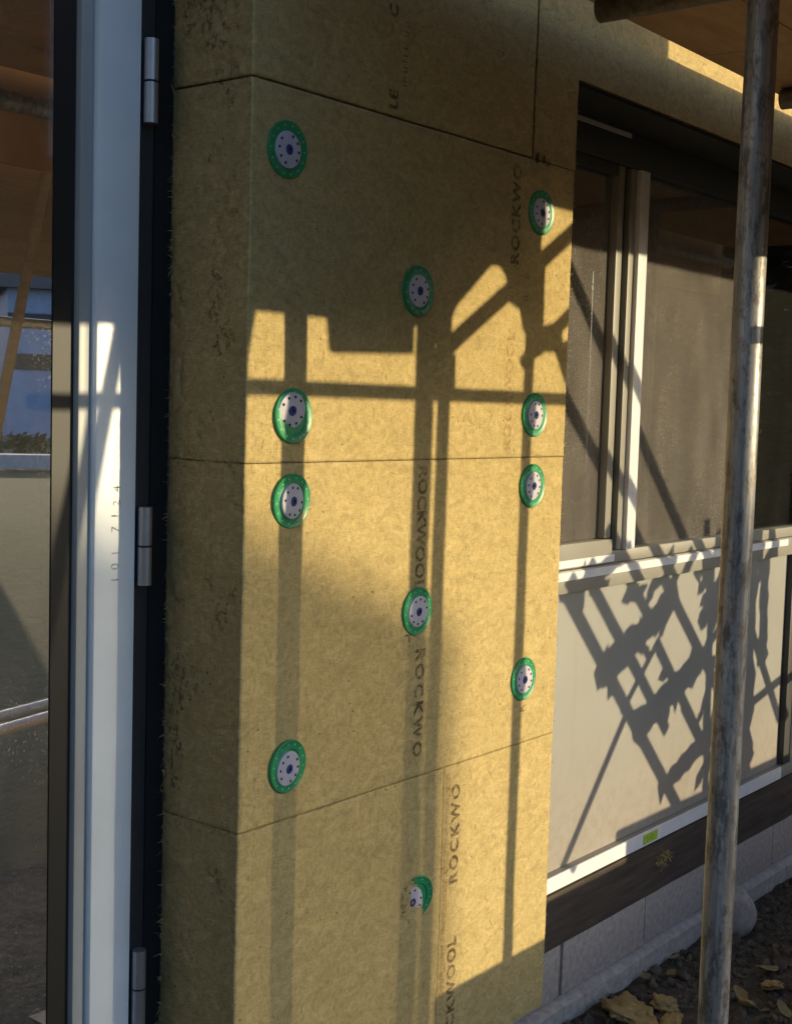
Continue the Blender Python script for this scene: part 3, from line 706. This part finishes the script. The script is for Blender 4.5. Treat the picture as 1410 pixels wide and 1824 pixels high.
for x, lab in ((.816, 'scaffold cross tube under the deck with open end above the window corner'), (1.70, 'scaffold cross tube under the deck behind the front pole'), (3.10, 'scaffold cross tube under the deck at the far bay')):
    tube_thing('cross_tube', (x, -.128, UZ-.0255), (x, -1.12, UZ-.0255), .0242, M_COUP, lab, 'scaffold tube', 'cross tubes under the deck')
tube_thing('deck_ledger', (-.10, OY+.024, UZ-.075), (4.6, OY+.024, UZ-.075), .0242, M_GALV, 'long scaffold tube under the outer edge of the deck', 'scaffold tube')
board('toe_board', 1.95, 4.6, OY-.045, OY-.012, 2.080, 2.462, M_BOARD, 'toe board along the outer edge of the deck at the window bay')
board('sun_block_panel', -.05, 1.946, OY-.045, OY-.012, 2.080, 2.80, M_PLY, 'tall unseen plywood panel added on the deck edge to keep sun off the wall')  # unseen panel added to block sun above the deck edge
# low boards added to throw the low shadow edge; pipes on the ground
zl = cast(.8, .342).z
board('shadow_strip', 1.16, 2.27, OY-.025, OY-.005, 0, zl, M_PLY, 'plywood strip added on the ground along the outer poles to throw the low shadow edge')
board('shadow_strip', 2.275, 3.9, OY-.025, OY-.005, 0, zl+.085, M_PLY, 'taller plywood strip added at the far bay to throw a low shadow edge')
for (x, y, lab) in ((1.0, -2.25, 'low timber trestle under the nearer end of the white pipes'), (2.2, -2.52, 'low timber trestle under the farther end of the white pipes')):
    t = empty('trestle', (x, y, 0), lab, 'trestle', 'trestles under the white pipes')
    MB().box(-.03, .03, -.16, .16, .16, .22, .003).build('beam', M_BOARD, t)
    for sy in (-1, 1):
        for sx in (-1, 1): MB().bar((sx*.09, sy*.14, -.04), (sx*.02, sy*.12, .159), .04, .025).build('leg', M_BOARD, t)
tube_thing('plastic_pipe', (.75, -2.14, .243), (2.45, -2.50, .243), .022, M_PVC, 'white plastic pipe on trestles, nearer the house', 'pipe', 'white plastic pipes')
tube_thing('plastic_pipe', (.70, -2.30, .243), (2.45, -2.64, .243), .022, M_PVC, 'white plastic pipe on trestles, farther from the house', 'pipe', 'white plastic pipes')

# crossed laths, out of view, added to throw the lattice shadow on the window panel
LY = -.86
lat = empty('shadow_lattice', (0,0,0), 'crossed laths and torn boards out of view, added to throw the lattice shadow on the window panel', 'lattice')
def lath(a_, b_, w_, dy=0., m_=M_LATH, name='lath', ragged=False):
    p, q = castw(*a_, LY+dy), castw(*b_, LY+dy)
    if not ragged: return MB().bar(p, q, w_, .018).build(name, m_, lat)
    d = (q-p); L = d.length; d.normalize(); a3 = d.cross(Vector((0,-1,0))).normalized(); b_ = MB(); n = 16; vs = []
    for k in range(n+1):
        t = k/n; j1 = random.uniform(-.12, .12)*w_*(2.6 if k in (0, 1, n-1, n) else 1); j2 = random.uniform(-.12, .12)*w_*(2.6 if k in (0,1,n-1,n) else 1)
        c = p+d*L*t
        for y_ in (-.005, .005): vs += [c+a3*(w_/2+j1)+Vector((0,y_,0)), c-a3*(w_/2+j2)+Vector((0,y_,0))]
    fs = []
    for k in range(n):
        o = 4*k; fs += [(o, o+4, o+5, o+1), (o+2, o+3, o+7, o+6), (o, o+2, o+6, o+4), (o+1, o+5, o+7, o+3)]
    fs += [(0,1,3,2), (4*n, 4*n+2, 4*n+3, 4*n+1)]
    return b_.add(vs, fs).build(name, m_, lat)
lath((1.23, 1.095), (1.94, .365), .036); lath((1.33, 1.125), (1.66, .797), .034); lath((1.43, 1.205), (1.75, .905), .032)
lath((1.62, .84), (1.83, .62), .032)
lath((1.755, .867), (2.07, .535), .032); lath((1.60, 1.215), (2.42, .43), .034); lath((1.924, .678), (2.30, .294), .032)
lath((1.22, 1.86), (2.1, .97), .034); lath((1.16, 1.61), (1.80, 1.03), .034)
lath((1.43, .815), (1.86, 1.005), .085, .03, M_BOARD, 'torn_board', True)
lath((1.63, .655), (2.07, .805), .085, .03, M_BOARD, 'torn_board', True)
lath((1.80, .45), (2.25, .615), .06, .03, M_BOARD, 'torn_board', True)
lath((1.24, 1.045), (1.52, 1.15), .05, .03, M_BOARD, 'torn_board', True)
lath((1.57, .715), (1.76, .885), .018, .03); lath((1.60, .712), (1.295, .36), .020, .03, name='prop')
lath((1.90, .74), (2.20, .905), .028, .03); lath((1.77, .97), (1.90, 1.12), .03, .03); lath((2.0, .9), (2.3, 1.15), .05, .03, M_BOARD, 'torn_board', True)
lath((2.30, 1.2), (2.34, .30), .15, .02, M_BOARD, 'torn_board', True); lath((2.44, 1.15), (2.46, .72), .06, .02, M_BOARD, 'torn_board', True)
lath((2.36, .85), (2.62, .52), .03, .0); lath((2.34, .60), (2.66, .66), .03, .03); lath((2.06, 1.2), (2.10, .30), .03, .02)

lv = MB(); rs = random.Random(5)  # leaf shapes added to thicken the lattice shadow
for (x, z, n_) in ((1.62, .93, 7), (1.75, .99, 7), (1.86, .73, 7), (1.98, .79, 7), (2.08, .62, 7), (2.15, .95, 12), (2.22, .80, 12), (2.28, .52, 9), (2.38, 1.02, 8), (1.50, .86, 4), (1.33, 1.07, 4), (2.05, 1.06, 7), (2.12, .47, 6)):
    for _ in range(n_):
        c = castw(x+rs.gauss(0,.05), z+rs.gauss(0,.04), LY+.05+rs.uniform(-.02,.02)); a_ = rs.gauss(.6,.7); L = rs.uniform(.03,.06); W = L*rs.uniform(.3,.5)
        d_ = Vector((math.cos(a_), rs.gauss(0,.25), math.sin(a_))); p_ = Vector((-math.sin(a_), rs.gauss(0,.25), math.cos(a_)))
        lv.add([c-d_*L, c-d_*L*.3+p_*W, c+d_*L*.4+p_*W*.7, c+d_*L, c+d_*L*.4-p_*W*.7, c-d_*L*.3-p_*W], [(0,1,2,3,4,5)])
tag(lv.build('shadow_leaves', M_LEAF, lat), kind='stuff')
# timber uprights inside the room, seen through the dusty panes
for k, (x, y, lab) in enumerate(((1.46, .55, 'reddish timber upright inside the room behind the narrow pane'), (1.63, .75, 'reddish timber post deeper in the room behind the window'))):
    tag(MB().box(x, x+.07, y, y+.05, .06, 2.79, .003).build('timber_upright', M_STUD), lab, 'timber')
for k, (x, lab) in enumerate(((2.02, 'left light batten leaning inside the window'), (2.09, 'right light batten leaning inside the window'))):
    tag(MB().bar((x-.10, .36, 1.06), (x+.28, .52, 1.55), .03, .02).build('leaning_batten', M_LATH), lab, 'batten', 'battens leaning inside')

# ------------------------------------------------------------------ soil clods, leaves, wool scraps
def rock_mesh(sub):
    bm = bmesh.new(); bmesh.ops.create_icosphere(bm, subdivisions=sub, radius=1); v = [q.co.copy() for q in bm.verts]; bm.verts.index_update(); f = [[q.index for q in x.verts] for x in bm.faces]; bm.free(); return v, f
RV, RF = rock_mesh(1)
cl = MB()
for _ in range(7500):
    x = random.uniform(.9, 4.2); y = random.uniform(-.85, .115)
    r_ = min(.028, random.lognormvariate(math.log(.0060), .55)); z = gz(x, y)+r_*.15
    e = Euler((random.random()*6, random.random()*6, random.random()*6)).to_matrix()
    sc = Vector((random.uniform(.6,1.4), random.uniform(.6,1.3), random.uniform(.4,.9)))
    o = random.random()*50
    cl.add([(e @ Vector((v.x*sc.x, v.y*sc.y, v.z*sc.z)))*r_*(1+.5*nz(v.x*2+o, v.y*2, v.z*2))+Vector((x, y, z)) for v in RV], RF)
tag(cl.build('soil_clods', M_CLOD), 'loose dark soil clods and crumbs below the plinth', 'soil', kind='stuff')
def leaf_into(b_, x, y, z, L, W, rz, tilt, curl):
    m3 = Euler((random.gauss(0,tilt), random.gauss(0,tilt), rz)).to_matrix(); vs = []
    for i in range(6):
        t = i/5; hw = W*math.sin(math.pi*min(.97, t*.92+.05))*(1+.25*random.uniform(-1,1)); zz = curl*(t-.5)**2
        for s_ in (-1, 0, 1): vs.append(m3 @ Vector((L*(t-.5), s_*hw, zz+abs(s_)*curl*.25))+Vector((x, y, z)))
    b_.add(vs, [(3*i+k, 3*i+k+3, 3*i+k+4, 3*i+k+1) for i in range(5) for k in range(2)])
M_DRY2 = plain('dry_leaf_dull', (.16,.12,.06), .85, 0, .5, 9)
lf = MB()
for _ in range(650):
    x = random.uniform(1.0, 4.0); y = random.uniform(-.85, .10)
    leaf_into(lf, x, y, gz(x, y)+random.uniform(.004, .014), random.uniform(.012, .034), random.uniform(.003, .009), random.random()*6.3, .35, random.uniform(-.01, .02))
tag(lf.build('leaf_litter', M_DRY2), 'small dry leaf litter on the dark soil', 'leaf litter', kind='stuff')
for (px, py, L, where) in ((1365, 1730, .085, 'largest pale leaf lying right of the pole foot'), (1395, 1800, .06, 'pale leaf in the bottom right corner of the soil'), (1385, 1690, .05, 'pale leaf just behind the largest leaf on the soil'), (1340, 1640, .05, 'pale leaf farthest back, near the rounded stone'), (1200, 1705, .045, 'pale leaf just left of the pole, nearest the plinth'), (1320, 1775, .07, 'pale leaf close against the right side of the pole'), (1150, 1740, .05, 'pale leaf behind the largest wool scrap')):
    p = at(px, py, 2, .008); b_ = MB(); random.seed(px)
    leaf_into(b_, 0, 0, .014, L, L*.26, random.random()*6.3, .25, L*.3)
    tag(b_.build('fallen_leaf', M_DRYLEAF, loc=(p.x, p.y, gz(p.x, p.y)), smooth=True), where, 'leaf', 'larger leaves on the soil')
random.seed(99)
RV3, RF3 = rock_mesh(4)
def scrap(px, py, sx, sy, sz, label, rz):
    p = at(px, py, 2, .02); b_ = MB(); o = random.random()*90; vs = []
    for v in RV3:
        k = 1+.60*nz(v.x*1.4+o, v.y*1.4, v.z*1.4)+.35*nz(v.x*3+o, v.y*3, v.z*3)+.10*nz(v.x*9+o, v.y*9, v.z*9)
        q = Vector((v.x*sx, v.y*sy, v.z*sz))*k; q.rotate(Euler((0, 0, rz))); vs.append(q)
    tl = Euler((random.gauss(0,.25), random.gauss(0,.25), 0)).to_matrix(); vs = [tl @ q for q in vs]
    lo = min(q.z for q in vs)
    b_.add([q-Vector((0, 0, lo+sz*.35)) for q in vs], RF3)
    return tag(b_.build('wool_scrap', M_CUT, smooth='soft', loc=(p.x, p.y, gz(p.x, p.y))), label, 'wool scrap', 'torn scraps of mineral wool on the soil')
scrap(1122, 1800, .085, .055, .020, 'largest torn wool scrap on the soil at the foot of the plinth', .5)
scrap(1185, 1778, .040, .030, .014, 'small rounded wool scrap just behind the largest one', 1.)
scrap(1190, 1822, .045, .026, .012, 'wool scrap nearest the foot of the scaffold pole', .2)
scrap(1200, 1718, .024, .018, .008, 'tiny pale wool scrap on the soil left of the pole', 2.)
scrap(1330, 1785, .042, .022, .008, 'flat pale wool scrap right of the pole', .1)
scrap(1372, 1752, .052, .026, .010, 'curled wool scrap at the lower right edge of the soil', .6)
# stone behind the pole, tuft on the sole plate
p = at(1310, 1622, 2, .05); b_ = MB()
b_.add([Vector((v.x*.055, v.y*.06, v.z*.075))*(1+.18*nz(v.x*1.3+3, v.y*1.3, v.z*1.3)) for v in RV3], RF3)
tag(b_.build('stone', M_BLOCK, smooth=True, loc=(p.x, p.y, .045)), 'rounded grey stone by the plinth behind the scaffold pole', 'stone')
p = at(1180, 1530, 1, WY-.01); b_ = MB(); fb = b_
for _ in range(120): fibre(p+Vector((random.gauss(0,.018), -.003, random.gauss(0,.012))), (random.gauss(0,.7), -.5, random.gauss(0,.7)), random.uniform(.006, .014), random.uniform(.0008, .0022))
tag(b_.build('wool_tuft', M_WOOL), 'small tuft of wool fibres stuck on the dark timber plate', 'wool tuft')

# ------------------------------------------------------------------ garden behind the camera (seen in reflections; shades the lower pillar)
# slatted screen added out of view along the sun's azimuth for partial shade
lat_v = Vector((.8594, .5113, 0)); fwd = Vector((SX, SY, 0))
DSH = 14.0
orig = fwd*DSH+lat_v*(.585*.8594)          # right end of the screen
def L2W(s_, d_, z): q = orig+lat_v*s_+fwd*d_; return Vector((q.x, q.y, z))
scr = empty('shade_screen', (0,0,0), 'tall slatted screen with raked top, added out of view to part shade the lower pillar', 'screen')
for k in range(84):
    s_ = -.018-.043*k; top = 1.03+DSH*TE+min(.50, .50*(-s_))*1.1
    b_ = MB(); b_.bar(L2W(s_, 0, -.05), L2W(s_, 0, top), .0375, .020, 0, (SX, SY, 0)); b_.build('slat', M_SHED, scr)
for z in (.5, 1.6):
    b_ = MB(); b_.bar(L2W(0, .04, z), L2W(-3.62, .04, z), .045, .04, 0, (SX, SY, 0)); b_.build('rail', M_SHED, scr)
# neighbouring house about forty-five metres out
hc = fwd*46+lat_v*9.0
def H(s_, d_, z): q = hc+lat_v*s_+fwd*d_; return (q.x, q.y, z)
house = empty('neighbour_house', (0,0,0), 'pale lavender rendered house with dark roof at the end of the garden', 'house')
def hbox(b_, s0, s1, d0, d1, z0, z1):
    return b_.add([H(s0,d0,z0),H(s1,d0,z0),H(s1,d1,z0),H(s0,d1,z0),H(s0,d0,z1),H(s1,d0,z1),H(s1,d1,z1),H(s0,d1,z1)], [(0,3,2,1),(4,5,6,7),(0,1,5,4),(1,2,6,5),(2,3,7,6),(3,0,4,7)])
hbox(MB(), -5.6, 6, 0, 8, -.1, 5.2).build('wall', M_RENDER, house)
hbox(MB(), -5.6, 6, -.06, -.005, 2.35, 2.9).build('cladding_band', M_RENDERD, house)
hbox(MB(), -5.6, 6, -.06, -.005, 4.05, 4.3).build('cladding_band', M_RENDERD, house)
b_ = MB(); b_.add([H(-5.9,-.4,5.15), H(6.3,-.4,5.15), H(6.3,8.4,5.15), H(-5.9,8.4,5.15), H(-5.9,4,6.35), H(6.3,4,6.35)], [(0,1,5,4), (2,3,4,5), (0,4,3), (1,2,5), (0,3,2,1)]); b_.build('roof', M_ROOF, house)
for s_ in (-2.9, 1.0, 4.2):
    for z in (3.0,):
        w_ = hbox(MB(), s_, s_+1.2, -.05, .02, z, z+1.0).build('window', M_RENDERD, house); hbox(MB(), s_+.08, s_+1.12, -.09, -.055, z+.08, z+.92).build('pane', M_GLASSD, w_)
# low white wall, hedge, trees
b_ = MB(); q0 = fwd*26+lat_v*-8; q1 = fwd*25+lat_v*14
b_.bar(q0+Vector((0,0,.14)), q1+Vector((0,0,.14)), .5, .28, 0, (0,0,1)); tag(b_.build('garden_wall', M_WHITEW), 'low white wall across the far end of the lawn', 'garden wall')
def foliage(b_, c, rad, n, ls):
    for _ in range(n):
        v = Vector((random.gauss(0,1), random.gauss(0,1), random.gauss(0,1))).normalized()*(random.random()**.4)
        p_ = Vector((c[0]+v.x*rad[0], c[1]+v.y*rad[1], c[2]+v.z*rad[2])); a_ = Vector((random.gauss(0,1), random.gauss(0,1), random.gauss(0,1))).normalized(); t_ = a_.orthogonal().normalized(); bb = a_.cross(t_)
        k = ls*random.uniform(.6, 1.4); b_.add([p_-t_*k, p_+bb*k*.5, p_+t_*k, p_-bb*k*.5], [(0,1,2,3)])
hd = empty('hedge', (0,0,0), 'dark clipped hedge in front of the far house', 'hedge')
b_ = MB()
for k in range(40):
    q = fwd*(30+random.uniform(-.3,.3))+lat_v*(-8+.6*k); foliage(b_, (q.x, q.y, .30), (.6, .6, .34), 60, .12)
b_.build('foliage', M_HEDGE, hd); b_ = MB()
for k in range(12):
    q = fwd*30+lat_v*(-8+2*k); MB().tube((q.x, q.y, -.05), (q.x, q.y, .6), .04, 6, False).build('stem', M_BARK, hd)
def tree(s_, d_, h, rad, label, n=1500):
    q = fwd*d_+lat_v*s_; t = empty('garden_tree', (0,0,0), label, 'tree', 'garden trees')
    b_ = MB(); b_.tube((q.x,q.y,-.1), (q.x,q.y,h*.75), .2, 10, False, .06)
    tips = []
    for k in range(9):
        a_ = k*2.4; z0 = h*(.35+.045*k); e = Vector((q.x+math.cos(a_)*rad*.7, q.y+math.sin(a_)*rad*.7, z0+rad*.5)); b_.tube((q.x,q.y,z0), e, .07, 6, False, .02); tips.append(e)
    b_.build('trunk', M_BARK, t); b_ = MB()
    for e in tips+[Vector((q.x, q.y, h*.85))]: foliage(b_, e, (rad*.5, rad*.5, rad*.4), n//10, .16)
    b_.build('crown', M_LEAF, t)
tree(7.6, 60, 8.2, 2.6, 'round tree behind the left end of the far house'); tree(13, 62, 9.5, 3.2, 'taller tree behind the middle of the far house'); tree(19, 60, 8.5, 3, 'tree behind the right end of the far house')
tree(24, 42, 9, 3.4, 'broad tree at the right side of the lawn'); tree(20, 22, 7, 2.6, 'near tree on the right side of the lawn'); tree(-14, 30, 9, 3.5, 'tree on the left side of the lawn')
# fence along the right side of the garden
fn = empty('garden_fence', (0,0,0), 'brown close-boarded fence along the right side of the garden', 'fence')
for k in range(60):
    q = Vector((13, -1.5, 0))+Vector((.10, -.32, 0))*k
    d_ = Vector((.10, -.32, 0)); b_ = MB(); b_.bar(q+d_*.03+Vector((0,0,-.05)), q+d_*.03+Vector((0,0,1.75+random.uniform(-.01,.01))), .30, .02, 0, (.95,.3,0)); b_.build('board', M_SHED, fn)

# added conifers and far tree belt: block low sky, dip towards the sun
def conifer(x, y, h, r_, label):
    t = empty('conifer', (x, y, 0), label, 'tree', 'conifers added to block low sky'); b_ = MB(); b_.tube((0,0,-.1), (0,0,h*.9), .12, 8, False, .02); b_.build('trunk', M_BARK, t); b_ = MB()
    for _ in range(1100):
        z = h*random.random()**1.15; rr = r_*(1-z/h)**.7*math.sqrt(random.random())+.05; a_ = random.random()*6.283
        p_ = Vector((rr*math.cos(a_), rr*math.sin(a_), .15+z)); d_ = Vector((math.cos(a_), math.sin(a_), random.uniform(-.5,.6))); s_ = d_.cross(Vector((0,0,1))).normalized()*random.uniform(.08,.2); b_.add([p_-s_, p_+s_, p_+d_*random.uniform(.25,.5)], [(0,1,2)])
    b_.build('crown', M_HEDGE, t)
for k in range(9):
    conifer(12.2+.25*k+random.uniform(-.2,.2), .2-1.25*k, random.uniform(5.4, 6.8), 1.15, ('conifer added to block low sky, nearest the house on the right' if k == 0 else 'conifer added to block low sky, %s along from the house on the right' % ('second third fourth fifth sixth seventh eighth ninth'.split()[k-1])))
fw_ = MB()
az0 = math.atan2(SY, SX)
for k in range(420):
    a_ = random.uniform(-math.pi, .35)
    rr = random.uniform(62, 78); off = (a_-az0)
    hh = random.uniform(10, 15)
    if abs(off) < .22: hh = random.uniform(4.0, 6.0) if off > -.08 else random.uniform(4, 5.5)
    q = Vector((math.cos(a_)*rr, math.sin(a_)*rr, 0))
    foliage(fw_, (q.x, q.y, hh*.5), (3.2, 3.2, hh*.5), 70, 1.1)
tag(fw_.build('sky_block_trees', M_LEAF), 'far belt of trees added around the garden to block low sky', 'wood', kind='stuff')  # tree belt added to keep the low sky dark
